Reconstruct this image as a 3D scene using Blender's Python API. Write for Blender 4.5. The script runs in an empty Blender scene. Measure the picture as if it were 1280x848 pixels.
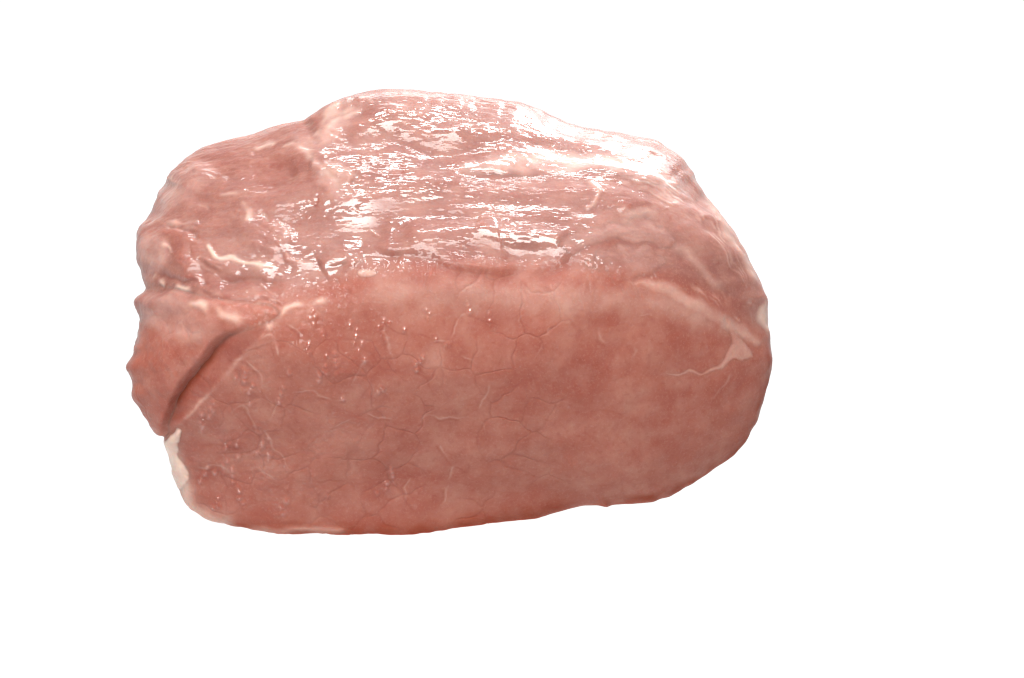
import bpy, math, time
import numpy as np
from mathutils import Vector, Matrix

T0 = time.time()
scene = bpy.context.scene
C = scene.collection
MM = 0.001

# ------------------------------------------------------------------ camera
PITCH = math.radians(35.0)
FPX = 85.0 / 36.0 * 1280.0            # focal length in photo pixels
DIST = 604.0                           # mm
TGT = np.array([15.5, 0.0, 60.0])      # point seen at the photo centre (mm)
FWD = np.array([0.0, math.cos(PITCH), -math.sin(PITCH)])
RIGHT = np.array([1.0, 0.0, 0.0])
UP = np.array([0.0, math.sin(PITCH), math.cos(PITCH)])
EYE = TGT - FWD * DIST

cam = bpy.data.cameras.new('camera')
cam.lens = 85.0
cam.sensor_width = 36.0
cam.sensor_fit = 'HORIZONTAL'
cam.clip_start = 0.01
cam.clip_end = 100.0
cam_ob = bpy.data.objects.new('camera', cam)
C.objects.link(cam_ob)
cam_ob.location = Vector(EYE * MM)
cam_ob.rotation_euler = (math.pi / 2 - PITCH, 0, 0)
scene.camera = cam_ob

# ------------------------------------------------------------------ light
world = bpy.data.worlds.new('World')
scene.world = world
world.use_nodes = True
wb = world.node_tree.nodes['Background']
wb.inputs['Color'].default_value = (1.0, 0.985, 0.97, 1)
wb.inputs['Strength'].default_value = 0.14


def area(name, loc, target, size, power, color=(1, 1, 1), size_y=None):
    li = bpy.data.lights.new(name, 'AREA')
    li.energy = power
    li.color = color
    li.size = size
    if size_y:
        li.shape = 'RECTANGLE'
        li.size_y = size_y
    o = bpy.data.objects.new(name, li)
    C.objects.link(o)
    o.location = loc
    d = Vector(target) - Vector(loc)
    o.rotation_euler = d.to_track_quat('-Z', 'Y').to_euler()
    return o


area('window_softbox', (0.02, 0.50, 0.72), (0.0, 0.04, 0.06), 0.36, 3.6, (0.98, 0.99, 1.0), 0.10)
area('low_rim_fill', (0.30, 0.82, 0.46), (0.03, 0.05, 0.06), 0.26, 5.0, (0.97, 0.985, 1.0), 0.14)  # added lamp out of view, whitens the far upper right rim
area('overhead_softbox', (0.0, -0.16, 0.85), (0.0, 0.04, 0.06), 0.60, 12.5, (1.0, 0.98, 0.95), 0.40)
area('back_rim_fill', (0.22, 1.15, 0.30), (0.02, 0.06, 0.06), 1.0, 5.0, (0.98, 0.99, 1.0), 0.40)  # unseen lamp added behind so that the back rim washes out to white
area('front_lamp', (-0.29, -0.50, 0.07), (-0.03, 0.0, 0.035), 0.045, 1.05, (1.0, 0.97, 0.94))

scene.view_settings.view_transform = 'Standard'
scene.view_settings.look = 'None'
scene.view_settings.exposure = 0.0
scene.view_settings.gamma = 1.0
scene.render.engine = 'CYCLES'
scene.cycles.use_denoising = True
scene.cycles.denoising_input_passes = 'RGB_ALBEDO_NORMAL'
scene.cycles.denoising_prefilter = 'ACCURATE'
scene.cycles.filter_width = 1.2
scene.cycles.max_bounces = 8
scene.cycles.sample_clamp_indirect = 4.0

# ------------------------------------------------------------------ helpers


def project(P):
    d = P - EYE
    z = d @ FWD
    return np.stack([640 + FPX * (d @ RIGHT) / z, 424 - FPX * (d @ UP) / z], -1), z


def unproject_y(u, v, y):
    """photo pixel -> point on the vertical plane at depth y"""
    ray = FWD + RIGHT * ((u - 640) / FPX) + UP * ((424 - v) / FPX)
    return EYE + ray * ((y - EYE[1]) / ray[1])


_rng = np.random.RandomState(7)
_perm = _rng.permutation(256).astype(np.int32)
_perm = np.concatenate([_perm, _perm, _perm])
_grad = _rng.normal(size=(256, 3)).astype(np.float32)
_grad /= np.linalg.norm(_grad, axis=1)[:, None]


def perlin(P):
    P = P.astype(np.float32)
    i = np.floor(P).astype(np.int32)
    f = P - i
    i &= 255
    u = f * f * f * (f * (f * 6 - 15) + 10)
    out = 0
    for dx in (0, 1):
        wx = u[:, 0] if dx else 1 - u[:, 0]
        for dy in (0, 1):
            wy = u[:, 1] if dy else 1 - u[:, 1]
            for dz in (0, 1):
                wz = u[:, 2] if dz else 1 - u[:, 2]
                h = _perm[_perm[_perm[(i[:, 0] + dx) & 255] + ((i[:, 1] + dy) & 255)] + ((i[:, 2] + dz) & 255)]
                g = _grad[h]
                dot = g[:, 0] * (f[:, 0] - dx) + g[:, 1] * (f[:, 1] - dy) + g[:, 2] * (f[:, 2] - dz)
                out = out + wx * wy * wz * dot
    return out * 1.5


def noise(P, sx, sy, sz, off=0.0):
    return perlin(P / np.array([sx, sy, sz]) + 17.3 * off + 100.0)


def voronoi_edge(P, cell, seed):
    """F2-F1 on jittered cells of the plane, P is (n,2) in mm"""
    q = P / cell
    b = np.floor(q).astype(np.int64)
    f1 = np.full(len(P), 9.0)
    f2 = np.full(len(P), 9.0)
    for dx in (-1, 0, 1):
        for dy in (-1, 0, 1):
            c = b + np.array([dx, dy])
            h = (c[:, 0] * 73856093 ^ c[:, 1] * 19349663 ^ seed * 83492791) & 0x7fffffff
            jx = ((h * 1103515245 + 12345) & 0xffff) / 65535.0
            jy = (((h ^ 0x5bd1e995) * 22695477 + 1) & 0xffff) / 65535.0
            d = np.hypot(q[:, 0] - c[:, 0] - jx, q[:, 1] - c[:, 1] - jy)
            m = d < f1
            f2 = np.where(m, f1, np.minimum(f2, d))
            f1 = np.where(m, d, f1)
    return (f2 - f1) * cell


def sstep(a, b, x):
    t = np.clip((x - a) / (b - a), 0, 1)
    return t * t * (3 - 2 * t)


def seg_dist(Q, poly, closed=False):
    """distance from the points Q (n,2) to a polyline, and the place along it (0..1)"""
    poly = np.asarray(poly, float)
    if closed:
        poly = np.vstack([poly, poly[:1]])
    L = np.concatenate([[0], np.cumsum(np.hypot(*(poly[1:] - poly[:-1]).T))])
    best = np.full(len(Q), 1e9)
    s = np.zeros(len(Q))
    for k in range(len(poly) - 1):
        a, b = poly[k], poly[k + 1]
        ab = b - a
        l2 = ab @ ab
        if l2 < 1e-12:
            continue
        t = np.clip(((Q - a) @ ab) / l2, 0, 1)
        d = np.hypot(Q[:, 0] - a[0] - t * ab[0], Q[:, 1] - a[1] - t * ab[1])
        m = d < best
        best = np.where(m, d, best)
        s = np.where(m, (L[k] + t * (L[k + 1] - L[k])) / L[-1], s)
    return best, s


def inside(Q, poly):
    poly = np.asarray(poly, float)
    r = np.zeros(len(Q), bool)
    n = len(poly)
    for k in range(n):
        x1, y1 = poly[k]
        x2, y2 = poly[(k + 1) % n]
        if y1 == y2:
            continue
        c = ((y1 > Q[:, 1]) != (y2 > Q[:, 1])) & (Q[:, 0] < (x2 - x1) * (Q[:, 1] - y1) / (y2 - y1) + x1)
        r ^= c
    return r


def smooth_poly(poly, closed=False, n=6):
    """Catmull-Rom through the traced points"""
    p = np.asarray(poly, float)
    if len(p) < 3:
        return p
    if closed:
        q = np.vstack([p[-1:], p, p[:2]])
    else:
        q = np.vstack([2 * p[:1] - p[1:2], p, 2 * p[-1:] - p[-2:-1]])
    out = []
    for k in range(1, len(q) - 2):
        for t in np.arange(n) / n:
            a, b, c, d = q[k - 1], q[k], q[k + 1], q[k + 2]
            out.append(0.5 * (2 * b + (c - a) * t + (2 * a - 5 * b + 4 * c - d) * t * t + (3 * b - a - 3 * c + d) * t ** 3))
    if not closed:
        out.append(q[-2])
    return np.array(out)


def gblur(a, sig, axis, wrap):
    r = int(3 * sig + 1)
    k = np.exp(-0.5 * (np.arange(-r, r + 1) / sig) ** 2)
    k /= k.sum()
    pad = [(0, 0)] * a.ndim
    pad[axis] = (r, r)
    b = np.pad(a, pad, mode='wrap' if wrap else 'edge')
    out = np.zeros_like(a)
    n = a.shape[axis]
    for i, w in enumerate(k):
        sl = [slice(None)] * a.ndim
        sl[axis] = slice(i, i + n)
        out += w * b[tuple(sl)]
    return out


# ------------------------------------------------------------------ the body of the meat: keyed rings, front to back
# (photo pixel, depth in mm) round the rim of the cut face, clockwise from the bottom left
F_IN = [(236, 632, 6), (218, 595, 9), (209, 555, 10), (180, 515, 12), (164, 470, 15), (166, 430, 18), (196, 404, 17),
        (260, 392, 12), (338, 388, 8), (402, 374, 6), (460, 358, 6), (550, 352, 6), (650, 354, 8), (740, 352, 10),
        (830, 362, 14), (905, 390, 18), (948, 422, 22), (962, 452, 25), (948, 510, 24), (913, 568, 22), (838, 620, 16),
        (750, 634, 12), (640, 650, 7), (540, 663, 2), (440, 666, 0), (340, 663, 1), (270, 650, 3)]
M_IN = [(-62, 2), (-72, 8), (-78, 18), (-82, 30), (-85, 42), (-85, 52), (-82, 62), (-72, 69), (-55, 73), (-42, 75),
        (-30, 77), (-8, 77), (14, 76), (36, 75), (56, 71), (70, 64), (79, 54), (82, 44), (82, 30), (76, 14), (62, 3),
        (42, 0), (18, 0), (-4, 0), (-25, 0), (-40, 0), (-52, 0)]
B_IN = [(-58, 3), (-68, 9), (-73, 18), (-76, 28), (-77, 40), (-77, 50), (-74, 57), (-62, 64), (-48, 68), (-38, 72),
        (-28, 79), (-8, 81), (12, 78), (32, 73), (52, 66), (62, 57), (67, 48), (70, 38), (70, 26), (65, 12), (54, 3),
        (36, 0), (16, 0), (-4, 0), (-24, 0), (-38, 0), (-50, 0)]
F = np.array([unproject_y(*p) for p in F_IN])
M = np.array([(x, 45.0, z) for x, z in M_IN])
B = np.array([(x, 86.0, z) for x, z in B_IN])
F[:, 2] = np.maximum(F[:, 2], 1.0)
cF = np.array([-3.0, 8.0, 36.0])
cB = np.array([-3.0, 0.0, 36.0])


def inner(R, c, s, dy):
    P = R.copy()
    P[:, [0, 2]] = c[[0, 2]] + s * (R[:, [0, 2]] - c[[0, 2]])
    # depth follows the plane of the cut face
    A = np.c_[np.ones(len(R)), R[:, 0], R[:, 2]]
    co = np.linalg.lstsq(A, R[:, 1], rcond=None)[0]
    P[:, 1] = np.c_[np.ones(len(P)), P[:, 0], P[:, 2]] @ co + (R[:, 1] - A @ co) * s ** 5 + dy
    return P


F0 = F.copy()
UPR = np.zeros(len(F))
UPR[8:19] = (0.35, 0.8, 1, 1, 1, 1, 1, 1, 0.9, 0.6, 0.25)
RIM = []
for s_, y_, u_ in ((0.45, -6.6, 1.4), (0.62, -5.6, 3.4), (0.77, -4.3, 6.0), (0.89, -2.8, 8.2), (0.96, -1.4, 9.8)):
    R_ = inner(F0, cF, s_, y_)
    R_[:, 1] += u_ * UPR
    R_[:, 2] -= 0.62 * u_ * UPR
    RIM.append(R_)
F[:, 1] += 12.0 * UPR                                          # the upper edge is well rounded
F[:, 2] -= 5.6 * UPR
E2 = F + (M - F) * 0.25
E2[:, [0, 2]] += 0.022 * (F[:, [0, 2]] - cF[[0, 2]]) * (1 - UPR)[:, None]
E2[:, 2] += UPR * 0.6
rings = [inner(F0, cF, 0.01, -7.6), inner(F0, cF, 0.25, -7.3), *RIM, F, E2,
         M, B, inner(B, cB, 0.88, 6.5), inner(B, cB, 0.55, 9.0), inner(B, cB, 0.01, 9.5)]
rings = np.array(rings)                                        # (K, 27, 3)

NTH, NT = 1240, 640
# round the ring: periodic Catmull-Rom, resampled by the arc length of the mid ring
K, NP = rings.shape[:2]
fine = np.array([smooth_poly(r, True, 60) for r in rings])     # (K, NP*60, 3)
ref = 0.5 * (fine[7] + fine[9])
seg = np.linalg.norm(np.roll(ref, -1, 0) - ref, axis=1)
# the hidden underside needs few vertices
wgt = np.where((ref[:, 2] < 5) & (np.abs(ref[:, 0]) < 60), 0.7, 1.0)
cum = np.concatenate([[0], np.cumsum(seg * wgt)])
want = np.linspace(0, cum[-1], NTH, endpoint=False)
idx = np.interp(want, cum, np.arange(len(cum)))
i0 = np.floor(idx).astype(int) % fine.shape[1]
fr = (idx - np.floor(idx))[None, :, None]
ringd = fine[:, i0] * (1 - fr) + fine[:, (i0 + 1) % fine.shape[1]] * fr
# along the block: Hermite through the rings
kn = np.concatenate([[0], np.cumsum(np.linalg.norm(np.diff(ringd, axis=0), axis=2).mean(1))])
dens = np.array([1, 1, 1, 1, 1, 1, 1, 1, 1, 0.85, 0.5, 0.3, 0.3])        # vertex density per span
cumk = np.concatenate([[0], np.cumsum(np.diff(kn) * dens)])
tt = np.interp(np.linspace(0, cumk[-1], NT), cumk, kn)
tan = np.zeros_like(ringd)
for k in range(1, K - 1):
    h0, h1 = kn[k] - kn[k - 1], kn[k + 1] - kn[k]
    s0, s1 = (ringd[k] - ringd[k - 1]) / h0, (ringd[k + 1] - ringd[k]) / h1
    tan[k] = (s0 * h1 + s1 * h0) / (h0 + h1)
tan[0] = (ringd[1] - ringd[0]) / (kn[1] - kn[0])
tan[-1] = (ringd[-1] - ringd[-2]) / (kn[-1] - kn[-2])
G = np.empty((NT, NTH, 3))
for j, t in enumerate(tt):
    k = min(int(np.searchsorted(kn, t, 'right')) - 1, K - 2)
    h = kn[k + 1] - kn[k]
    u = (t - kn[k]) / h
    G[j] = ((2 * u ** 3 - 3 * u ** 2 + 1) * ringd[k] + (u ** 3 - 2 * u ** 2 + u) * h * tan[k]
            + (-2 * u ** 3 + 3 * u ** 2) * ringd[k + 1] + (u ** 3 - u ** 2) * h * tan[k + 1])
G[:480] = gblur(G, 20, 0, False)[:480]
G = gblur(G, 8, 0, False)
T_EDGE = kn[7]                                                  # arc parameter of the rim of the cut face


def normals(G):
    a = np.roll(G, -1, 1) - np.roll(G, 1, 1)
    b = np.gradient(G, axis=0)
    n = np.cross(b, a)
    n /= np.maximum(np.linalg.norm(n, axis=2), 1e-9)[..., None]
    if (n[NT // 2, :, :] * (G[NT // 2] - G[NT // 2].mean(0))).sum() < 0:
        n = -n
    n[0] = n[2].mean(0)
    n[-1] = n[-3].mean(0)
    n /= np.maximum(np.linalg.norm(n, axis=2), 1e-9)[..., None]
    return n


# outline of the meat (photo pixels), traced round
OUT = np.array([
    (168, 390), (166, 373), (177, 362), (178, 352), (173, 338), (168, 327), (170, 302), (172, 283), (186, 267), (198, 242),
    (205, 228), (216, 212), (232, 196), (257, 180), (289, 171), (317, 165), (349, 154), (374, 149.5), (381, 148.5),
    (395, 140), (416, 127), (440, 118.5), (478, 111), (513, 111.5), (548, 115), (588, 119.5), (626, 124.5), (648, 127),
    (669, 134), (690, 144), (711, 153), (740, 159), (771, 163), (796, 168), (819, 173), (832, 182), (849, 193), (863, 210),
    (874, 231), (891, 253), (909, 276), (927, 302), (945, 338), (959, 370), (960, 394), (964, 426), (966.5, 449), (962, 475),
    (953, 507), (945, 530), (930, 557), (916, 573), (899, 585), (881, 596.5), (867, 606), (846, 618), (833, 624),
    (807, 632), (766, 633.5), (761, 636), (725, 635), (690, 643.5), (662, 651), (612, 655), (549, 665), (538, 668),
    (503, 672), (471, 669), (440, 671), (400, 669), (366, 671), (317, 665), (262, 653), (234, 633), (220, 607), (211, 582),
    (207, 560), (193, 541), (177, 518), (166.5, 500), (163, 475), (157.7, 456), (163, 442), (168, 426), (174, 401)])
CEN = np.array([563.0, 390.0])
NB = 720
_ph = np.linspace(-np.pi, np.pi, NB, endpoint=False) + np.pi / NB


def polar_target():
    o_ = smooth_poly(OUT, True, 6)
    w_ = np.stack([o_[:, 0], o_[:, 1], o_[:, 0] * 0], -1)
    o_ = o_ + (1.0 + 1.2 * (o_[:, :1] < 215)) * np.stack([noise(w_, 17, 17, 17, 31) + 0.6 * noise(w_, 6, 6, 6, 33), noise(w_, 17, 17, 17, 32) + 0.6 * noise(w_, 6, 6, 6, 34)], -1)
    p = np.vstack([o_, o_[:1]])
    dens_ = []
    for a, b in zip(p[:-1], p[1:]):
        for t in np.linspace(0, 1, 40, endpoint=False):
            dens_.append(a + (b - a) * t)
    d = np.array(dens_) - CEN
    ang = np.arctan2(d[:, 1], d[:, 0])
    o = np.argsort(ang)
    return np.interp(_ph, ang[o], np.hypot(d[:, 0], d[:, 1])[o], period=2 * np.pi)


R_T = polar_target()


def silhouette(Ps):
    r = np.zeros(NB)
    for P in Ps:
        q = project(P.reshape(-1, 3))[0] - CEN
        b = np.floor((np.arctan2(q[:, 1], q[:, 0]) + np.pi) / (2 * np.pi) * NB).astype(int) % NB
        np.maximum.at(r, b, np.hypot(q[:, 0], q[:, 1]))
    r = np.maximum(r, np.maximum(np.roll(r, 1), np.roll(r, -1)))
    ok = r > 0
    return np.interp(_ph, _ph[ok], r[ok], period=2 * np.pi)


def fit_outline(Ps, start, blur):
    """push the shapes in or out sideways so that the outline has the traced form"""
    rm = silhouette(Ps)
    ratio = R_T / rm
    if blur:
        ratio = gblur(ratio, blur, 0, True)
        rm = gblur(rm, blur, 0, True)
    res = []
    for P in Ps:
        sh = P.shape
        V = P.reshape(-1, 3)
        q, z = project(V)
        d = q - CEN
        ang = np.arctan2(d[:, 1], d[:, 0])
        r = np.hypot(d[:, 0], d[:, 1])
        ra = np.interp(ang, _ph, ratio, period=2 * np.pi)
        rr = r / np.interp(ang, _ph, rm, period=2 * np.pi)
        w = sstep(start, 1.0, rr)
        mv = d * ((ra - 1) * w)[:, None]
        V = V + (mv[:, :1] * RIGHT - mv[:, 1:] * UP) * (z / FPX)[:, None]
        res.append(V.reshape(sh))
    return res


for bl in (8, 4, 2):
    G, = fit_outline([G], 0.35, bl)
print('base outline error px', np.abs(silhouette([G]) - R_T).mean(), 'zmin', G[..., 2].min())

# ------------------------------------------------------------------ features traced on the surface
N = normals(G)
V0 = G.reshape(-1, 3)
N0 = N.reshape(-1, 3)
Q0, Z0 = project(V0)
view = EYE - V0
view /= np.linalg.norm(view, axis=1)[:, None]
FACE = (N0 * view).sum(1)
TT = np.repeat(tt, NTH)
seen = FACE > -0.25
cut = 1 - sstep(T_EDGE - 1.0, T_EDGE + 7.0, TT)                # 1 on the cut face, 0 on the skin side
wet = sstep(T_EDGE - 15.0, T_EDGE + 4.0, TT)                    # moisture of the top runs a little over the edge
PX = DIST / FPX                                                # about 0.2 mm per photo pixel

disp = np.zeros(len(V0))
fat = np.zeros(len(V0))
dark = np.zeros(len(V0))
skin = np.zeros(len(V0))


BRK = noise(V0, 5, 5, 5, 51)


def near(poly, margin, smooth=True, closed=False, wob=0.0):
    p = np.asarray(poly, float)
    lo, hi = p.min(0) - margin, p.max(0) + margin
    i = np.flatnonzero(seen & (Q0[:, 0] > lo[0]) & (Q0[:, 0] < hi[0]) & (Q0[:, 1] > lo[1]) & (Q0[:, 1] < hi[1]))
    q = Q0[i]
    if wob:
        q = q + wob * np.stack([WOB1[i], WOB2[i]], -1)
    d, s = seg_dist(q, smooth_poly(p, closed) if smooth else p, closed)
    return i, q, d, s


WOB1 = noise(V0, 4.5, 4.5, 4.5, 1) + 0.15 * noise(V0, 1.3, 1.3, 1.3, 2)
WOB2 = noise(V0, 4.5, 4.5, 4.5, 3) + 0.15 * noise(V0, 1.3, 1.3, 1.3, 4)


def taper(s):
    return sstep(0, 0.12, s) * (1 - sstep(0.85, 1.0, s))


def line(poly, w, h, f=0.0, dk=0.0, wob=3.0, ends=True, broken=False):
    """ridge (h>0) or crease (h<0) of half width w px; f, dk = fat / dark colour along it"""
    i, q, d, s = near(poly, w * 3 + 6, wob=wob)
    k = taper(s) if ends else 1.0
    if broken:
        k = k * sstep(-0.35, 0.3, BRK[i])
    p = np.exp(-0.5 * (d / w) ** 2) * k
    disp[i] += h * p
    if f:
        fat[i] = np.maximum(fat[i], f * np.exp(-0.5 * (d / (w * 0.8)) ** 2) * k)
    if dk:
        dark[i] = np.maximum(dark[i], dk * np.exp(-0.5 * (d / (w * 0.8)) ** 2) * k)


def step(poly, w, h, wob=3.0):
    """a ledge: higher on the left-hand side of the line (walking along it), fading over w px"""
    i, q, d, s = near(poly, w * 3, wob=wob)
    p = smooth_poly(poly)
    # side of the nearest segment
    best = np.full(len(q), 1e9)
    sg = np.zeros(len(q))
    for a, b in zip(p[:-1], p[1:]):
        ab = b - a
        t = np.clip(((q - a) @ ab) / max(ab @ ab, 1e-9), 0, 1)
        dd = np.hypot(q[:, 0] - a[0] - t * ab[0], q[:, 1] - a[1] - t * ab[1])
        cr = ab[0] * (q[:, 1] - a[1]) - ab[1] * (q[:, 0] - a[0])
        m = dd < best
        best = np.where(m, dd, best)
        sg = np.where(m, -np.sign(cr), sg)
    k = taper(s)
    disp[i] += h * k * np.where(sg > 0, np.exp(-d / w), 0) * sstep(0, 12, d)


def blob(poly, h, soft, f=0.0, sk=0.0, dk=0.0, wob=4.0):
    """raise (or sink) the area inside a traced outline"""
    i, q, d, s = near(poly, soft * 2, closed=True, wob=wob)
    sd = np.where(inside(q, smooth_poly(poly, True)), d, -d)
    m = sstep(-soft * 0.5, soft, sd)
    disp[i] += h * m
    if f:
        fat[i] = np.maximum(fat[i], f * m)
    if sk:
        skin[i] = np.maximum(skin[i], sk * m)
    if dk:
        dark[i] = np.maximum(dark[i], dk * m)


# --- broad relief
top = 1 - cut
disp += top * 0.8 * noise(V0, 26, 12, 14, 5)
disp += top * 0.60 * noise(V0, 16, 7.5, 8, 6)
disp += top * 0.16 * noise(V0, 7, 4.0, 4, 20)
disp += cut * 0.5 * noise(V0, 18, 18, 18, 7)
disp += cut * 0.22 * noise(V0, 7, 7, 7, 8)

# --- recess between the side flap and the eye of the loin
RECESS = [(341, 401), (310, 412), (281, 424), (257, 452), (235, 477), (216, 508), (207, 537), (218, 535), (242, 511),
          (267, 486), (299, 451), (333, 415)]
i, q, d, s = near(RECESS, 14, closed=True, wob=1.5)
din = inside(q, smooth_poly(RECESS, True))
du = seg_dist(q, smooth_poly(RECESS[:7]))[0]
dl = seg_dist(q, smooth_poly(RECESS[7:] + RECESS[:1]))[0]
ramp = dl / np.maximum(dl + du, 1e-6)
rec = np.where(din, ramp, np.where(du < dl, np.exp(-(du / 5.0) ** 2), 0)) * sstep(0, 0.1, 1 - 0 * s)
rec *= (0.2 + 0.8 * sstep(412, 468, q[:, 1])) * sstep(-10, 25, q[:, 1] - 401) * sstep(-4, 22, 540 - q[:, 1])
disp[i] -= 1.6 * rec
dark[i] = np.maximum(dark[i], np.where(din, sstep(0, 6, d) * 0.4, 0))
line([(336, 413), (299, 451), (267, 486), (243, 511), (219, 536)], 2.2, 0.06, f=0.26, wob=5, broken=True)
line([(300, 414), (281, 425), (262, 447), (246, 466), (234, 480), (222, 500), (214, 516)], 4, -0.45, dk=0.75, wob=2)  # dk puts the shade under the flap edge into the colour

rs0 = np.random.RandomState(5)
# --- seams of white connective tissue on the left shoulder
line([(225, 281), (246, 290), (258, 307), (272, 321), (292, 325), (317, 332), (346, 338), (352, 345)], 2.6, 0.32, f=0.68, wob=6, broken=True)
step([(352, 345), (346, 338), (317, 332), (292, 325), (272, 321), (258, 307), (246, 290), (225, 281)], 12, 0.32)
line([(172, 284), (196, 277), (225, 281)], 3.2, 0.25, f=0.34, wob=6, broken=True)
line([(272, 246), (290, 244), (303, 251), (312, 266), (316, 284)], 3.2, 0.29, f=0.45, wob=6, broken=True)
line([(188, 310), (200, 306), (213, 312), (214, 322)], 2.1, 0.25, f=0.41, wob=6, broken=True)
line([(187, 352), (196, 347), (210, 358), (226, 361), (239, 365)], 2.7, 0.29, f=0.60, wob=6, broken=True)
line([(236, 375), (262, 386), (281, 395), (300, 401), (314, 404)], 4.4, 0.32, f=0.71, wob=6, broken=True)
line([(246, 362), (270, 370), (306, 374), (330, 374), (356, 385)], 2.2, -0.29, dk=0.5)
line([(262, 366), (300, 371), (340, 376), (356, 384)], 1.8, 0.18, f=0.19, wob=6, broken=True)
line([(336, 418), (338, 408), (346, 396), (356, 386), (376, 379), (415, 378)], 3.6, 0.29, f=0.56, wob=6, broken=True)
line([(333, 415), (322, 424), (336, 421), (346, 432), (350, 446)], 1.8, 0.14, f=0.30, wob=6, broken=True)
line([(317, 187), (335, 181), (349, 178), (372, 172)], 3.2, 0.29, f=0.45, wob=6, broken=True)
line([(381, 166), (384, 185), (398, 205), (420, 222), (436, 238)], 4.8, -0.29, f=0.26, wob=6, broken=True)
line([(352, 316), (359, 300), (356, 282), (345, 270)], 4.0, 0.22, f=0.22, wob=6, broken=True)
line([(352, 318), (376, 330), (400, 326), (418, 336)], 4.0, 0.25, f=0.15, wob=6, broken=True)
line([(262, 352), (290, 350), (330, 356), (352, 348)], 3, -0.18)
line([(385, 168), (400, 152), (420, 138), (445, 126)], 4.8, 0.25, f=0.41, wob=6, broken=True)
line([(383, 150), (388, 168), (384, 186)], 8, -0.58)
line([(405, 165), (430, 145), (470, 130)], 4.0, 0.18, f=0.30, wob=6, broken=True)
blob([(190, 240), (215, 215), (250, 205), (262, 222), (238, 255), (205, 268)], 0.9, 14, sk=0.35)
blob([(262, 205), (300, 195), (350, 195), (372, 225), (330, 245), (290, 240)], -0.7, 14)
blob([(236, 300), (252, 318), (268, 332), (330, 345), (300, 358), (250, 350), (232, 325)], -0.7, 12)

# muscle bellies and thin membranes of the shoulder
blob([(256, 322), (275, 338), (300, 343), (345, 346), (352, 362), (300, 364), (262, 358), (244, 342)], -0.3, 9, dk=0.35, wob=5)
blob([(196, 288), (224, 288), (242, 298), (252, 318), (236, 336), (216, 326), (212, 306)], 0.5, 9, dk=0.3, wob=5)
blob([(322, 200), (352, 194), (368, 212), (352, 236), (318, 238), (300, 222)], -0.4, 12, dk=0.3, wob=6)
blob([(176, 300), (194, 290), (212, 312), (208, 334), (190, 344), (174, 326)], 0.5, 9, sk=0.45, wob=5)
blob([(200, 366), (230, 372), (262, 390), (278, 404), (262, 424), (230, 432), (196, 416), (180, 390)], 0.4, 14, sk=0.35, wob=6)
blob([(360, 170), (392, 160), (425, 140), (452, 134), (430, 160), (408, 188), (385, 196)], 0.2, 10, sk=0.5, wob=7)
blob([(396, 206), (430, 222), (448, 246), (430, 262), (404, 240), (388, 222)], 0.2, 10, sk=0.35, wob=7)
blob([(300, 268), (345, 276), (372, 300), (364, 322), (330, 318), (300, 296)], 0.7, 12, wob=6)
line([(372, 300), (366, 316), (352, 330), (372, 346)], 5, -0.25, dk=0.25, wob=6)
line([(205, 282), (232, 287), (252, 296)], 3, -0.5, dk=0.2, wob=5)
line([(196, 345), (214, 350), (236, 352), (262, 348)], 3, -0.5, dk=0.3, wob=5)
line([(318, 244), (330, 262), (326, 284), (340, 300)], 5, -0.2, dk=0.2, wob=6)
for k in range(26):                                            # loose strands of membrane over the shoulder and the back
    u, v = rs0.uniform(200, 440), rs0.uniform(190, 350)
    a, l = rs0.uniform(-0.2, 0.7), rs0.uniform(18, 50)
    line([(u, v), (u + l * .5 * math.cos(a) + rs0.normal() * 3, v + l * .5 * math.sin(a)), (u + l * math.cos(a), v + l * math.sin(a) + rs0.normal() * 4)],
         1.8, 0.22 * rs0.choice([-1, 1]), f=0.2 * rs0.rand(), wob=7, broken=True)

# --- creases and folds of the top
line([(462, 318), (485, 324), (510, 326), (536, 330), (566, 341), (590, 347), (628, 350), (655, 340), (672, 336)], 5.5, -0.22, dk=0.35)  # dk tints the soft shade of the fold into the colour
step([(462, 318), (485, 322), (510, 322), (536, 326), (566, 337), (590, 343), (628, 346), (655, 336)], 34, 0.9)
line([(655, 345), (690, 344), (710, 330), (729, 316), (745, 309), (761, 304.5), (790, 303), (815, 305), (838, 305)], 5, -0.14, dk=0.4)  # fold shade painted here too, through dk
step([(655, 342), (690, 340), (710, 326), (729, 312), (761, 300), (790, 298), (815, 300), (846, 302)], 26, 0.35)
line([(500, 300), (560, 288), (640, 296), (720, 300)], 9, 0.8)
line([(430, 300), (470, 283), (540, 272), (620, 270)], 9, -0.5)
line([(590, 285), (650, 300), (712, 302)], 9, 0.7)
line([(440, 262), (500, 240), (560, 225), (590, 222)], 9, 0.6)
line([(400, 335), (430, 323), (446, 336)], 8, 0.8)
line([(496, 326), (520, 338), (545, 343)], 8, 0.3)
line([(430, 170), (480, 150), (530, 155), (590, 170)], 10, 0.8)
line([(385, 205), (420, 215), (445, 225)], 7, 0.8, f=0.2)
line([(470, 145), (500, 175), (560, 190), (640, 175)], 8, -0.6)
line([(498, 205), (504, 212), (500, 219)], 1.5, -0.12, dk=0.8)
line([(396, 245), (397, 253), (390, 259)], 1.4, -0.12, dk=0.8)
blob([(570, 213), (592, 200), (640, 190), (676, 186), (662, 200), (690, 215), (650, 219), (610, 216)], 0.3, 10, sk=0.6)
line([(735, 222), (745, 240), (741, 256), (728, 260)], 3, 0.25, f=0.25, wob=6)
for off in range(0, 30, 6):                                    # strands of membrane on the back right
    line([(730, 196 + off * .6), (775, 203 + off), (815, 216 + off), (850, 240 + off), (862, 252 + off)], 1.8, 0.16, f=0.2, wob=6, broken=True)
blob([(740, 188), (800, 186), (850, 225), (870, 250), (830, 246), (790, 225), (745, 208)], 0.2, 10, sk=0.55)
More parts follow.
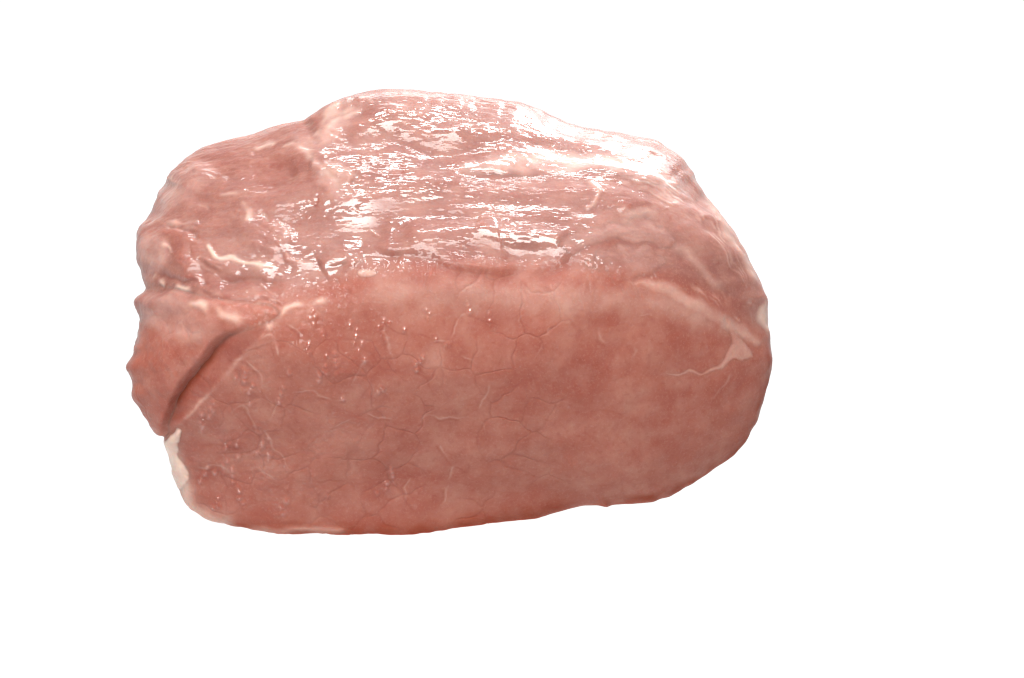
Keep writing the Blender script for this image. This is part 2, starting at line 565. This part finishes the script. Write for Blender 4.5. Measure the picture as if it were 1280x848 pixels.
blob([(775, 258), (790, 262), (812, 260), (818, 270), (800, 279), (783, 276)], 0.2, 10, f=0.3, wob=7)
blob([(772, 254), (782, 250), (789, 256), (784, 266), (775, 265)], 0.35, 6, dk=0.35)
for k in range(5):                                             # long strands running down the right shoulder
    o = k * 9
    line([(866 + o * .55, 262 - o * .4), (893 + o * .55, 296 - o * .3), (918 + o * .5, 335 - o * .2), (938 + o * .3, 372)], 1.5, 0.12, f=0.2, wob=6, broken=True)
line([(838, 306), (862, 320), (880, 342), (905, 368)], 5, 0.2, f=0.2, wob=6)
line([(880, 240), (905, 280), (932, 325), (950, 362)], 4, 0.5, f=0.35)
blob([(945, 385), (955, 378), (960, 400), (962, 415), (950, 408)], 0.3, 6, f=0.6)

# --- hairs and strands on the rounded upper edge of the cut face
rs = np.random.RandomState(11)
for k in range(90):
    u = 640 + 300 * rs.rand() ** 1.1
    v = 352 + 0.0016 * max(u - 790, 0) ** 2 + rs.normal() * 6
    l = 14 + 18 * rs.rand()
    tilt = 0.25 + 0.45 * rs.rand() + (0.5 if u > 840 else 0)
    line([(u, v), (u + tilt * l * .5 + rs.normal(), v + l * .55), (u + tilt * l * .8, v + l)], 1.2, 0.09 * (1 if rs.rand() < .7 else -1), f=0.22 * rs.rand(), wob=4, broken=True)
blob([(790, 356), (830, 350), (870, 372), (915, 398), (950, 425), (938, 432), (905, 412), (860, 388), (820, 366)], 0.25, 8, f=0.32)

line([(440, 366), (500, 366), (550, 368), (650, 372), (750, 374), (830, 380), (890, 402), (935, 428)], 15, 0.0, f=0.2, wob=9)
# --- creases between the bundles of the cut face
CR = [
    [(580, 394), (570, 400), (564, 419), (556, 431), (548, 431)], [(580, 394), (598, 397), (626, 408), (637, 412)],
    [(640, 411), (655, 398), (680, 391), (700, 384)], [(638, 418), (632, 433), (626, 451), (622, 462)],
    [(686, 413), (672, 440), (664, 455)], [(538, 431), (522, 453), (533, 474)], [(538, 431), (556, 433), (566, 446), (590, 452)],
    [(470, 395), (476, 404), (497, 415), (530, 419), (545, 430)], [(475, 405), (474, 418), (482, 432), (492, 461)],
    [(449, 430), (464, 445), (476, 460), (492, 463), (517, 465), (532, 475), (542, 490), (553, 507)],
    [(456, 452), (446, 462), (440, 475), (431, 492), (424, 505)], [(476, 460), (458, 488), (448, 506), (446, 521)],
    [(400, 540), (425, 532), (446, 521), (488, 527), (508, 536)], [(508, 536), (495, 560), (488, 582), (478, 600)],
    [(508, 536), (531, 523), (552, 526), (598, 528), (604, 550)], [(552, 507), (546, 515), (531, 523)],
    [(541, 557), (556, 573), (566, 585)], [(566, 585), (582, 590), (590, 578)], [(592, 530), (600, 500), (612, 482)],
    [(435, 600), (400, 601), (363, 603), (345, 609), (333, 613), (331, 626), (337, 634)],
    [(333, 627), (300, 640), (270, 645)], [(440, 532), (412, 538), (394, 547), (386, 560), (372, 580), (363, 592)],
    [(430, 505), (409, 502), (396, 500), (384, 490), (366, 492), (349, 498)], [(384, 560), (376, 550), (362, 535), (338, 524), (317, 536)],
    [(349, 498), (340, 515), (330, 540), (345, 570), (363, 592)], [(402, 420), (390, 440), (386, 460), (384, 490)],
    [(352, 405), (372, 420), (388, 440), (386, 465)], [(415, 410), (430, 425), (449, 430)],
    [(748, 391), (746, 405), (748, 422), (761, 438)], [(780, 404), (776, 420), (762, 438)], [(780, 398), (800, 397), (821, 400)],
    [(821, 400), (835, 405), (845, 413), (880, 418)], [(748, 391), (728, 388), (706, 382)], [(716, 466), (722, 460), (740, 456), (758, 455)],
    [(761, 438), (756, 448), (760, 460), (764, 475)], [(700, 384), (715, 402), (722, 425), (716, 466)],
    [(790, 432), (789, 452), (786, 470)], [(812, 436), (814, 458), (812, 472)], [(845, 413), (844, 440), (848, 462)],
    [(823, 546), (842, 518), (860, 493), (868, 470)], [(884, 505), (900, 485), (912, 466)], [(905, 500), (925, 482), (940, 468)],
    [(506, 625), (500, 612), (508, 600)], [(604, 550), (612, 590), (616, 622)], [(566, 585), (556, 610), (548, 636)],
    [(664, 455), (650, 480), (622, 486), (612, 482)], [(300, 452), (318, 470), (330, 500), (340, 515)],
    [(243, 560), (262, 556), (290, 562), (310, 556)], [(238, 590), (268, 588), (295, 596), (320, 590), (345, 609)],
    [(420, 604), (440, 630), (470, 650)], [(284, 520), (300, 512), (317, 536), (310, 556)],
]
for k, p in enumerate(CR):
    mx, my = np.mean(p, 0)
    amt = 1 - 0.75 * sstep(540, 680, mx) * sstep(440, 500, my)
    right = np.mean([q[0] for q in p]) > 700
    line(p, 1.9, -0.02, dk=(0.5 if not right else 0.32) * amt, wob=5, broken=True)
    line(p, 7, -0.015, wob=5, dk=0.12 * amt)
    if k % 2 == 0:
        line([(x + 3, y - 2.5) for x, y in p], 1.2, 0.0, f=0.16, wob=6, broken=True)
blob([(538, 437), (528, 452), (533, 470), (552, 458), (556, 440)], 0.06, 10, f=0.1)
for p in ([(205, 552), (214, 580), (228, 612), (236, 634), (262, 650), (300, 660)],):
    line(p, 9, 0.1, f=0.55, wob=4)
line([(300, 661), (350, 663), (400, 662), (440, 664)], 3.0, 0.4, f=0.25)
line([(262, 656), (330, 664), (400, 665), (470, 666), (540, 662), (600, 654)], 7, 0.0, wob=6)
edge_shade = np.zeros(len(V0))  # red-brown shade painted into the colour along the lower edges and the cleft
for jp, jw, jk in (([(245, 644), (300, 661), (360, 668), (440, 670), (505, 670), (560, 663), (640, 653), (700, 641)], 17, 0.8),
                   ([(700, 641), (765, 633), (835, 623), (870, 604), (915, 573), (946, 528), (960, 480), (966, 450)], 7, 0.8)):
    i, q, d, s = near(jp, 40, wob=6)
    edge_shade[i] = np.maximum(edge_shade[i], jk * np.exp(-(d / jw) ** 2) * sstep(0, 0.15, s) * (0.7 + 0.3 * sstep(-0.5, 0.2, BRK[i])))
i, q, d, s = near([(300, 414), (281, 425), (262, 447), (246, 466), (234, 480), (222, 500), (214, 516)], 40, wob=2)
edge_shade[i] = np.maximum(edge_shade[i], 0.75 * np.exp(-(d / 6.0) ** 2) * sstep(0.1, 0.45, s) * (1 - sstep(0.9, 1, s)))  # slit below the flap gets the same painted shade
# --- small beads of moisture on the left half of the cut face
bead = np.zeros(len(V0))
BEADS = [(258, 516), (263, 507), (270, 497), (250, 524), (244, 532), (299, 470), (309, 479), (304, 488), (312, 468), (410, 456), (405, 443),
         (404, 468), (386, 441), (389, 432), (398, 400), (394, 392), (402, 412), (250, 601), (262, 586), (274, 592), (286, 581), (299, 590),
         (306, 612), (305, 626), (271, 627), (262, 634), (252, 612), (282, 600), (356, 633), (358, 620), (406, 621), (409, 610), (490, 586),
         (487, 595), (478, 606), (472, 618), (528, 450), (521, 456), (337, 549), (332, 561), (301, 561), (298, 570), (346, 500), (308, 500),
         (434, 420), (449, 412), (451, 430), (453, 446), (476, 398), (475, 414), (510, 412), (540, 421), (556, 432), (496, 401), (530, 388),
         (589, 385), (607, 393), (418, 440), (419, 455), (417, 470), (425, 500), (476, 480), (360, 470), (352, 480), (335, 575), (285, 556)]
for (u, v) in BEADS:
    u, v = u + rs.normal() * 4, v + rs.normal() * 4
    for k in range(rs.randint(1, 4)):
        a_ = 1.6 + 0.8 * rs.rand()
        m = np.flatnonzero(seen & (np.abs(Q0[:, 0] - u) < 16) & (np.abs(Q0[:, 1] - v) < 16))
        g_ = np.exp(-0.5 * (((Q0[m, 0] - u) / a_) ** 2 + ((Q0[m, 1] - v) / (a_ * 1.25)) ** 2))
        bead[m] = np.maximum(bead[m], g_ * (0.20 + 0.13 * a_) * rs.uniform(0.45, 1.05))
        u, v = u + rs.normal() * 3.0 - 1.0, v + 2 + 8 * rs.rand()
disp += bead
# --- faint bundle pattern all over the cut face
cxz = np.stack([V0[:, 0] + 1.4 * WOB1, V0[:, 2] + 1.4 * WOB2], -1)
ed = voronoi_edge(cxz, 9.0, 3)
leftw = 1 - sstep(20, 50, V0[:, 0])
def cell_tint(P, cell, seed):
    q = P / cell
    b = np.floor(q).astype(np.int64)
    best = np.full(len(P), 9.0)
    val = np.zeros(len(P))
    for dx in (-1, 0, 1):
        for dy in (-1, 0, 1):
            c = b + np.array([dx, dy])
            h = (c[:, 0] * 73856093 ^ c[:, 1] * 19349663 ^ seed * 83492791) & 0x7fffffff
            jx = ((h * 1103515245 + 12345) & 0xffff) / 65535.0
            jy = (((h ^ 0x5bd1e995) * 22695477 + 1) & 0xffff) / 65535.0
            d = np.hypot(q[:, 0] - c[:, 0] - jx, q[:, 1] - c[:, 1] - jy)
            m = d < best
            best = np.where(m, d, best)
            val = np.where(m, ((h >> 7) & 255) / 255.0, val)
    return val


tint = 0.6 * cell_tint(cxz, 9.0, 3) + 0.4 * cell_tint(cxz, 4.0, 5)
tint = gblur(gblur(tint.reshape(NT, NTH), 1.5, 0, False), 2, 1, True).ravel()
vor = np.exp(-0.5 * (ed / 0.32) ** 2) * cut * (0.3 + 0.7 * leftw) * sstep(-0.1, 0.5, noise(V0, 16, 16, 16, 12) + 0.25)
disp -= 0.12 * vor
dark = np.maximum(dark, 0.36 * vor)

# --- wet crinkled surface of the top (real relief down to half a millimetre), in patches between smoother stretches
patch = (1 - 0.3 * sstep(5, 35, V0[:, 0])) * np.maximum(sstep(-0.25, 0.35, noise(V0, 14, 7, 9, 17)), 0.75 * sstep(-30, -48, V0[:, 0])) * (1 - 0.75 * sstep(42, 62, V0[:, 0])) * (1 - 0.1 * sstep(-35, -55, V0[:, 0]))
rid = 1 - np.abs(noise(V0 + 2.0 * WOB1[:, None], 6.0, 2.6, 3.0, 13))
disp += top * (0.02 + 0.07 * patch) * (rid - 0.7)
disp += top * (0.02 + 0.10 * patch) * noise(V0 + 0.8 * WOB2[:, None], 2.2, 1.4, 1.4, 14)
disp += top * (0.004 + 0.026 * patch) * noise(V0, 1.3, 0.8, 0.8, 18)
# bumpy wet left end of the cut face
lw = cut * (1 - sstep(-38, -2, V0[:, 0]))
lp = lw * (0.35 + 0.65 * sstep(-0.2, 0.3, noise(V0, 8, 8, 11, 19)))
disp += lp * 0.13 * noise(V0, 1.7, 1.7, 1.5, 15)
disp += cut * 0.04 * noise(V0, 2.2, 2.2, 3.0, 16)

gz = np.zeros(len(V0))                                          # stronger gloss along bands drawn where the highlights should fall
for gp, gw in (([(455, 135), (520, 138), (600, 150), (680, 160), (760, 178), (830, 200)], 22), ([(440, 300), (500, 290), (570, 284), (640, 294), (700, 298), (745, 292)], 11),
               ([(585, 206), (640, 200), (720, 205), (800, 212), (850, 230)], 12), ([(385, 262), (420, 266), (452, 260)], 12), ([(590, 250), (650, 258), (710, 268)], 7),
               ([(715, 300), (765, 286), (825, 284)], 9), ([(745, 328), (785, 318), (820, 332)], 8), ([(400, 342), (440, 326), (470, 336), (535, 342)], 9),
               ([(395, 195), (430, 205), (500, 200), (560, 212)], 14), ([(238, 282), (275, 292), (300, 300)], 10), ([(205, 330), (232, 345), (240, 360)], 8),
               ([(262, 225), (300, 232), (345, 218)], 9), ([(350, 300), (392, 320), (420, 312)], 9), ([(430, 232), (500, 236), (545, 246)], 8), ([(310, 335), (350, 340), (390, 352)], 8)):
    i, q, d, s = near(gp, gw * 3, wob=12)
    gz[i] = np.maximum(gz[i], np.exp(-0.5 * (d / gw) ** 2))
moist_and_gloss = np.clip(wet * (0.09 + 0.58 * np.maximum(gz, 0.22 * patch)) * (0.1 + 0.9 * top) + 0.15 * lp + 0.01, 0, 1)
beadm = sstep(0.02, 0.12, bead)
moist_and_gloss = np.maximum(moist_and_gloss, sstep(0.14, 0.34, bead))
fade = sstep(-0.3, 0.0, FACE) * 0.8 + 0.2
V1 = V0 + N0 * (disp * fade)[:, None]
for r_ in (slice(0, NTH), slice((NT - 1) * NTH, NT * NTH)):
    V1[r_] = V1[r_].mean(0)
G1 = V1.reshape(G.shape)
N1 = normals(gblur(gblur(G1, 2, 0, False), 2, 1, True)).reshape(-1, 3)

# ------------------------------------------------------------------ separate pieces lying in the surface
GRID = np.arange(NT * NTH).reshape(NT, NTH)


def piece(poly, height, edge, depth=2.0, is_line=None, wob=3.0, profile=None, facing=-0.35, extra=None, smooth=True, rim_drop=0.10, margin=2.5, hscale=None):
    """a closed shell over the traced area: upper side raised, rim sunk into the meat, underside `depth` below"""
    p = np.asarray(poly, float)
    mg = 4 + (is_line or 0)
    lo, hi = p.min(0) - mg, p.max(0) + mg
    q = Q0 + wob * np.stack([WOB1, WOB2], -1)
    cand = (FACE > facing) & (q[:, 0] > lo[0]) & (q[:, 0] < hi[0]) & (q[:, 1] > lo[1]) & (q[:, 1] < hi[1])
    i = np.flatnonzero(cand)
    sd = np.full(len(V0), -99.0)
    if is_line:
        d, s = seg_dist(q[i], smooth_poly(p))
        wd = is_line * (profile(s) if profile else np.sin(np.pi * np.clip(s, 0.03, 0.97)) ** 0.5)
        sd[i] = wd - d
    else:
        pp = smooth_poly(p, True) if smooth else p
        d, s = seg_dist(q[i], pp, True)
        sd[i] = np.where(inside(q[i], pp), d, -d)
    keep = (sd > -margin).reshape(NT, NTH)
    quad = keep[:-1] & keep[1:] & np.roll(keep, -1, 1)[:-1] & np.roll(keep, -1, 1)[1:]
    jj, kk = np.nonzero(quad)
    a, b = GRID[jj, kk], GRID[jj, (kk + 1) % NTH]
    c, d_ = GRID[jj + 1, (kk + 1) % NTH], GRID[jj + 1, kk]
    lab = np.arange(len(V0))
    four = np.stack([a, b, c, d_])
    for _ in range(2000):                                      # keep the largest connected piece
        m = lab[four].min(0)
        old = lab[four].max(0)
        if (m == old).all():
            break
        for r_ in four:
            np.minimum.at(lab, r_, m)
    u_, cnt_ = np.unique(lab[a], return_counts=True)
    ok = lab[a] == u_[cnt_.argmax()]
    a, b, c, d_ = a[ok], b[ok], c[ok], d_[ok]
    used = np.unique(np.concatenate([a, b, c, d_]))
    mp = np.full(len(V0), -1)
    mp[used] = np.arange(len(used))
    h = height * sstep(-0.5, edge, sd[used]) - rim_drop * (1 - sstep(-margin, 0.2, sd[used]))
    if hscale is not None:
        h = h * hscale[used]
    if extra is not None:
        h = h + extra[used] * sstep(0, edge, sd[used])
    up_ = V1[used] + N0[used] * h[:, None]
    lo_ = V1[used] - N0[used] * (0.5 + depth * sstep(0, edge, sd[used]))[:, None]
    n = len(used)
    fq = np.stack([mp[a], mp[b], mp[c], mp[d_]], -1)
    fl = np.stack([mp[d_], mp[c], mp[b], mp[a]], -1) + n
    e = np.concatenate([fq[:, [0, 1]], fq[:, [1, 2]], fq[:, [2, 3]], fq[:, [3, 0]]])
    key = np.sort(e, 1)
    key = key[:, 0].astype(np.int64) * n + key[:, 1]
    u, inv, cnt = np.unique(key, return_inverse=True, return_counts=True)
    be = e[cnt[inv] == 1]
    rim = np.stack([be[:, 1], be[:, 0], be[:, 0] + n, be[:, 1] + n], -1)
    verts = np.vstack([up_, lo_])
    src = np.concatenate([used, used])
    return verts, np.vstack([fq, fl, rim]), src, np.concatenate([sd[used], sd[used]])


pieces = []


def add_piece(name, label, *args, fat_=None, skin_=None, dark_=None, **kw):
    v, f, src, sd = piece(*args, **kw)
    pieces.append(dict(name=name, label=label, v=v, f=f, src=src, sd=sd, fat=fat_, skin=skin_, dark=dark_))


FLAP = [(347, 394), (338, 401), (318, 409), (298, 417), (281, 423), (268, 436), (257, 450), (246, 464), (234, 478), (222, 497),
        (214, 514), (208, 532), (204, 546), (180, 560), (140, 540), (110, 450), (120, 380), (160, 362), (182, 356), (200, 358), (214, 360), (239, 366),
        (262, 371), (290, 376), (320, 378), (340, 384)]
flap_extra = 0.7 * noise(V0, 9, 9, 9, 21) + 0.25 * noise(V0, 2.8, 2.8, 2.8, 22)
add_piece('side_flap', 'rounded flap of muscle folded over a dark cleft at the left end', FLAP, 1.5, 9, depth=7.0, wob=2.0, hscale=0.3 + 0.7 * sstep(392, 470, Q0[:, 1]), extra=flap_extra)
FATS = [(204, 551), (214, 545), (221, 538), (227, 541), (225, 556), (219, 566), (224, 576), (232, 590), (232, 603), (226, 613),
        (216, 606), (208, 588), (200, 566)]
add_piece('fat_strip', 'short strip of white fat on the lower left edge', FATS, 0.5, 7, depth=1.5, wob=6, fat_=0.9)
add_piece('fat_seam', 'forked white seam of fat near the right end of the cut face',
          [(826, 470), (846, 466), (864, 463), (879, 465), (890, 459), (903, 450), (913, 438), (915, 430), (910, 417), (904, 398), (913, 398), (921, 416),
           (928, 431), (934, 440), (937, 450), (926, 449), (912, 453), (898, 460), (886, 468), (878, 469), (862, 467), (846, 470)],
          0.08, 3, depth=1.0, wob=5, fat_=0.24, smooth=False, margin=4.5)
add_piece('silver_skin', 'pale patch of membrane along the back of the top', [(577, 207), (600, 200), (640, 192), (690, 186), (740, 188), (790, 196), (830, 214), (850, 232), (820, 232),
          (780, 222), (740, 214), (700, 220), (660, 220), (620, 218), (598, 215)], 0.14, 14, depth=1.0, skin_=0.8)
add_piece('silver_skin', 'shiny flap of membrane above the crease at the right', [(700, 306), (730, 290), (762, 282), (800, 275), (828, 284), (846, 302), (836, 307), (812, 304), (785, 302), (760, 303), (730, 313), (712, 324)],
          0.08, 16, depth=1.0, skin_=0.28, wob=9)
add_piece('silver_skin', 'shiny pad of membrane below the crease at the right', [(733, 328), (750, 315), (776, 309), (812, 312), (826, 330), (818, 342), (800, 350), (772, 347), (750, 340)],
          0.10, 14, depth=1.0, skin_=0.22, wob=11)
add_piece('fat_pad', 'small white fleck of fat on the front edge of the top', [(447, 339), (456, 335), (469, 337), (471, 343), (460, 346), (449, 345)], 0.15, 5, depth=0.8, wob=3, fat_=0.4)

# ------------------------------------------------------------------ fit the finished outline, set it on the surface
shapes = [V1] + [p['v'] for p in pieces]
for bl in (3, 1.2, 0.8):
    shapes = fit_outline(shapes, 0.86, bl)
print('final outline error px', np.abs(silhouette(shapes) - R_T).mean())
zmin = min(s[:, 2].min() for s in shapes)
print('zmin', zmin)
# flatten the underside where it rests
for s in shapes:
    lowz = s[:, 2] < zmin + 2.5
    s[lowz, 2] = zmin + 2.5 + (s[lowz, 2] - zmin - 2.5) * 0.3
SURFACE_Z = min(s[:, 2].min() for s in shapes)

# ------------------------------------------------------------------ materials


def nd(nt, kind, **kw):
    n = nt.nodes.new(kind)
    for k, v in kw.items():
        if hasattr(n, k) and not k[0].isupper():
            setattr(n, k, v)
        else:
            n.inputs[k].default_value = v
    return n


def meat_material(name, sss):
    m = bpy.data.materials.new(name)
    m.use_nodes = True
    nt = m.node_tree
    L = nt.links.new
    bsdf = nt.nodes['Principled BSDF']

    def attr(name):
        a = nt.nodes.new('ShaderNodeAttribute')
        a.attribute_name = name
        return a.outputs['Fac']

    def mix(fac, a, b, blend='MIX'):
        x = nt.nodes.new('ShaderNodeMix')
        x.data_type = 'RGBA'
        x.blend_type = blend
        for s, v in ((0, fac), (6, a), (7, b)):
            if isinstance(v, (tuple, float, int)):
                x.inputs[s].default_value = v
            else:
                L(v, x.inputs[s])
        return x.outputs[2]

    def math_(op, a, b=0.0, c=0.0, clamp=False):
        x = nt.nodes.new('ShaderNodeMath')
        x.operation = op
        x.use_clamp = clamp
        for s, v in enumerate((a, b, c)):
            if isinstance(v, (float, int)):
                x.inputs[s].default_value = v
            else:
                L(v, x.inputs[s])
        return x.outputs[0]

    tc = nt.nodes.new('ShaderNodeTexCoord')

    def tex(scale, detail=4.0, rough=0.55, stretch=(1, 1, 1), dist=0.0):
        mp = nt.nodes.new('ShaderNodeMapping')
        mp.inputs['Scale'].default_value = stretch
        L(tc.outputs['Object'], mp.inputs['Vector'])
        n = nd(nt, 'ShaderNodeTexNoise', Scale=scale, Detail=detail, Roughness=rough, Distortion=dist)
        L(mp.outputs[0], n.inputs['Vector'])
        return n.outputs['Fac']

    def remap(v, a, b, c, d):
        r = nt.nodes.new('ShaderNodeMapRange')
        r.inputs[1].default_value, r.inputs[2].default_value = a, b
        r.inputs[3].default_value, r.inputs[4].default_value = c, d
        L(v, r.inputs[0])
        return r.outputs[0]

    f_cut, f_fat, f_dark, f_skin = attr('cut'), attr('fat'), attr('crease'), attr('skin')
    n_big = tex(38, 3)
    n_mid = tex(150, 4)
    n_fine = tex(700, 3, 0.6)
    fib = tex(420, 3, 0.6, (0.25, 1.6, 1.6))
    lean_cut = mix(remap(n_big, 0.35, 0.65, 0, 1), LEAN_A, LEAN_B)
    lean_top = mix(remap(n_big, 0.35, 0.65, 0, 1), TOP_A, TOP_B)
    f_t = attr('tint')
    lean_cut = mix(remap(f_t, 0.5, 0.95, 0, 0.14), lean_cut, PALE)
    lean_cut = mix(remap(f_t, 0.45, 0.05, 0, 0.10), lean_cut, DEEP)
    col = mix(f_cut, lean_top, lean_cut)
    col = mix(remap(n_mid, 0.42, 0.72, 0, 0.35), col, PALE)
    col = mix(math_('MULTIPLY', remap(fib, 0.5, 0.75, 0, 0.25), math_('SUBTRACT', 1.0, f_cut)), col, PALE)
    col = mix(remap(n_fine, 0.5, 0.8, 0, 0.4), col, DEEP)
    n_grain = tex(1500, 2, 0.6)
    col = mix(remap(n_grain, 0.52, 0.78, 0, 0.3), col, PALE)
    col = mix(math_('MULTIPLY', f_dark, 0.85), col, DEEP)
    col = mix(attr('edge_shade'), col, EDGE_SHADE)
    col = mix(math_('MULTIPLY', f_skin, remap(n_mid, 0.3, 0.7, 0.35, 0.85)), col, SKIN)
    col = mix(math_('MULTIPLY', f_fat, remap(n_mid, 0.3, 0.7, 0.65, 1.0)), col, FATC)
    L(col, bsdf.inputs['Base Color'])
    # gloss: a patchy film of moisture, plus the bands drawn where the highlights should fall
    ro = remap(tex(260, 4), 0.35, 0.68, 0.4, 0.55)
    ro = math_('ADD', ro, math_('MULTIPLY', f_cut, 0.06))
    L(ro, bsdf.inputs['Roughness'])
    sp = math_('SUBTRACT', 0.25, math_('MULTIPLY', f_cut, 0.08))
    sp = math_('MULTIPLY', sp, math_('SUBTRACT', 1.0, math_('MULTIPLY', attr('edge_shade'), 1.0, clamp=True)))
    L(sp, bsdf.inputs['Specular IOR Level'])
    bsdf.inputs['Subsurface Weight'].default_value = 0.8
    bsdf.inputs['Subsurface Radius'].default_value = (1.0, 0.34, 0.2)
    bsdf.inputs['Subsurface Scale'].default_value = sss
    bsdf.inputs['Coat IOR'].default_value = 1.75
    bsdf.inputs['Coat Roughness'].default_value = 0.06
    lw_ = attr('moist_and_gloss')
    L(lw_, bsdf.inputs['Coat Weight'])
    # fine relief
    h_top = math_('ADD', math_('MULTIPLY', tex(900, 1.0, 0.5, (0.5, 1.1, 1.1)), 0.2), math_('MULTIPLY', tex(420, 2, 0.5, (0.5, 1.2, 1.2)), 0.5))
    h_cut = math_('ADD', math_('MULTIPLY', tex(700, 2.0, 0.5), 0.6), math_('MULTIPLY', tex(2000, 1.0, 0.5), 0.25))
    # the film of moisture has its own, softer and deeper waves
    film = math_('ADD', math_('MULTIPLY', tex(430, 1.0, 0.5, (1.25, 1.25, 0.85)), 4.6), math_('MULTIPLY', tex(900, 0.0, 0.5), 0.45))

    def blend(fac, a, b):
        hm = nt.nodes.new('ShaderNodeMix')
        hm.data_type = 'FLOAT'
        L(fac, hm.inputs[0])
        L(a, hm.inputs[2])
        L(b, hm.inputs[3])
        return hm.outputs[0]
    for sock, k, h in (('Normal', 0.35, blend(f_cut, h_top, h_cut)), ('Coat Normal', 1.0, blend(f_cut, h_top, film))):
        bump = nt.nodes.new('ShaderNodeBump')
        bump.inputs['Distance'].default_value = 0.0006
        L(math_('MULTIPLY', math_('ADD', math_('MULTIPLY', lw_, 0.6), 0.6, clamp=True), math_('MULTIPLY', math_('MULTIPLY', math_('SUBTRACT', 1.0, math_('MULTIPLY', f_skin, 0.6)), math_('SUBTRACT', 1.0, attr('bead'))), k)), bump.inputs['Strength'])
        L(h, bump.inputs['Height'])
        L(bump.outputs[0], bsdf.inputs[sock])
    return m


LEAN_A = (0.300, 0.088, 0.063, 1)
LEAN_B = (0.345, 0.122, 0.088, 1)
TOP_A = (0.245, 0.092, 0.074, 1)
TOP_B = (0.30, 0.139, 0.116, 1)
EDGE_SHADE = (0.24, 0.042, 0.016, 1)
PALE = (0.45, 0.235, 0.185, 1)
DEEP = (0.24, 0.055, 0.038, 1)
SKIN = (0.64, 0.43, 0.38, 1)
FATC = (0.78, 0.61, 0.52, 1)
MEAT = meat_material('raw_meat', 0.0032)
FLAP_MEAT = meat_material('raw_meat_flap', 0.0025)
FILM = meat_material('fat_and_membrane', 0.0008)


def glow_material():
    m = bpy.data.materials.new('white_glow')
    m.use_nodes = True
    b = m.node_tree.nodes['Principled BSDF']
    b.inputs['Base Color'].default_value = (0.02, 0.02, 0.02, 1)
    b.inputs['Roughness'].default_value = 0.6
    b.inputs['Specular IOR Level'].default_value = 0.0
    b.inputs['Emission Color'].default_value = (1, 1, 1, 1)
    b.inputs['Emission Strength'].default_value = 1.02  # ground made to glow so that it stays pure white and shadowless
    return m


# ------------------------------------------------------------------ build the objects


def build(name, verts, faces, attrs, parent, mat):
    me = bpy.data.meshes.new(name)
    verts = (verts * MM).astype(np.float32)
    me.vertices.add(len(verts))
    me.vertices.foreach_set('co', verts.ravel())
    me.loops.add(faces.size)
    me.loops.foreach_set('vertex_index', faces.astype(np.int32).ravel())
    me.polygons.add(len(faces))
    me.polygons.foreach_set('loop_start', np.arange(0, faces.size, 4, dtype=np.int32))
    me.polygons.foreach_set('use_smooth', np.ones(len(faces), bool))
    for k, a in attrs.items():
        at = me.attributes.new(k, 'FLOAT', 'POINT')
        at.data.foreach_set('value', a.astype(np.float32))
    me.update(calc_edges=True)
    me.materials.append(mat)
    o = bpy.data.objects.new(name, me)
    C.objects.link(o)
    if parent:
        o.parent = parent
    return o


surface = bpy.data.meshes.new('glow_surface')
s = 3.0
surface.from_pydata([(-s, -s, -0.02), (s, -s, -0.02), (s, s, -0.02), (-s, s, -0.02), (-s, -s, 0), (s, -s, 0), (s, s, 0), (-s, s, 0)], [],
                    [(0, 3, 2, 1), (4, 5, 6, 7), (0, 1, 5, 4), (1, 2, 6, 5), (2, 3, 7, 6), (3, 0, 4, 7)])
surface.materials.append(glow_material())
so = bpy.data.objects.new('glow_surface', surface)
C.objects.link(so)
so.location.z = (SURFACE_Z - 0.02) * MM
so['kind'] = 'structure'
so['label'] = 'plain glowing white surface added under the meat'

root = bpy.data.objects.new('raw_pork_loin', None)
C.objects.link(root)
root['label'] = 'thick pale pink block of raw pork loin, cut face to the front, lying on white'
root['category'] = 'meat'
base = np.array([0.0, 45.0, SURFACE_Z])
root.location = Vector(base * MM)

j = np.arange(NT - 1)[:, None]
k = np.arange(NTH)[None, :]
quads = np.stack([GRID[:-1, :], np.roll(GRID, -1, 1)[:-1], np.roll(GRID, -1, 1)[1:], GRID[1:, :]], -1).reshape(-1, 4)
# orientation: make the faces look outwards
a_, b_, c_ = shapes[0][quads[NT // 2 * NTH + 5, 0]], shapes[0][quads[NT // 2 * NTH + 5, 1]], shapes[0][quads[NT // 2 * NTH + 5, 2]]
if np.dot(np.cross(b_ - a_, c_ - a_), N0[quads[NT // 2 * NTH + 5, 0]]) < 0:
    quads = quads[:, ::-1].copy()
    FLIP = True
else:
    FLIP = False
body = build('loin_muscle', shapes[0] - base, quads, dict(cut=cut, fat=fat, crease=dark, skin=skin, moist_and_gloss=moist_and_gloss, tint=tint, edge_shade=edge_shade, bead=beadm), root, MEAT)
# small caps close the two poles
import bmesh
for p, sh in zip(pieces, shapes[1:]):
    src, sd = p['src'], p['sd']
    inn = sstep(0, 3, sd)
    A = dict(cut=cut[src], fat=fat[src].copy(), crease=dark[src].copy() * (1 - 0.8 * inn), skin=skin[src].copy(), moist_and_gloss=moist_and_gloss[src], tint=tint[src])
    if p['fat'] is not None:
        A['fat'] = np.maximum(A['fat'], p['fat'] * sstep(-1, 3, sd))
    if p['skin'] is not None:
        A['skin'] = np.maximum(A['skin'], p['skin'] * sstep(-1, 8, sd))
    f = p['f'][:, ::-1].copy() if FLIP else p['f']
    o = build(p['name'], sh - base, f, A, root, FLAP_MEAT if p['name'] == 'side_flap' else FILM)
    if p['label']:
        o['label'] = p['label']
print('script time', time.time() - T0, 'tris', sum(2 * len(o.data.polygons) for o in C.objects if o.type == 'MESH'))
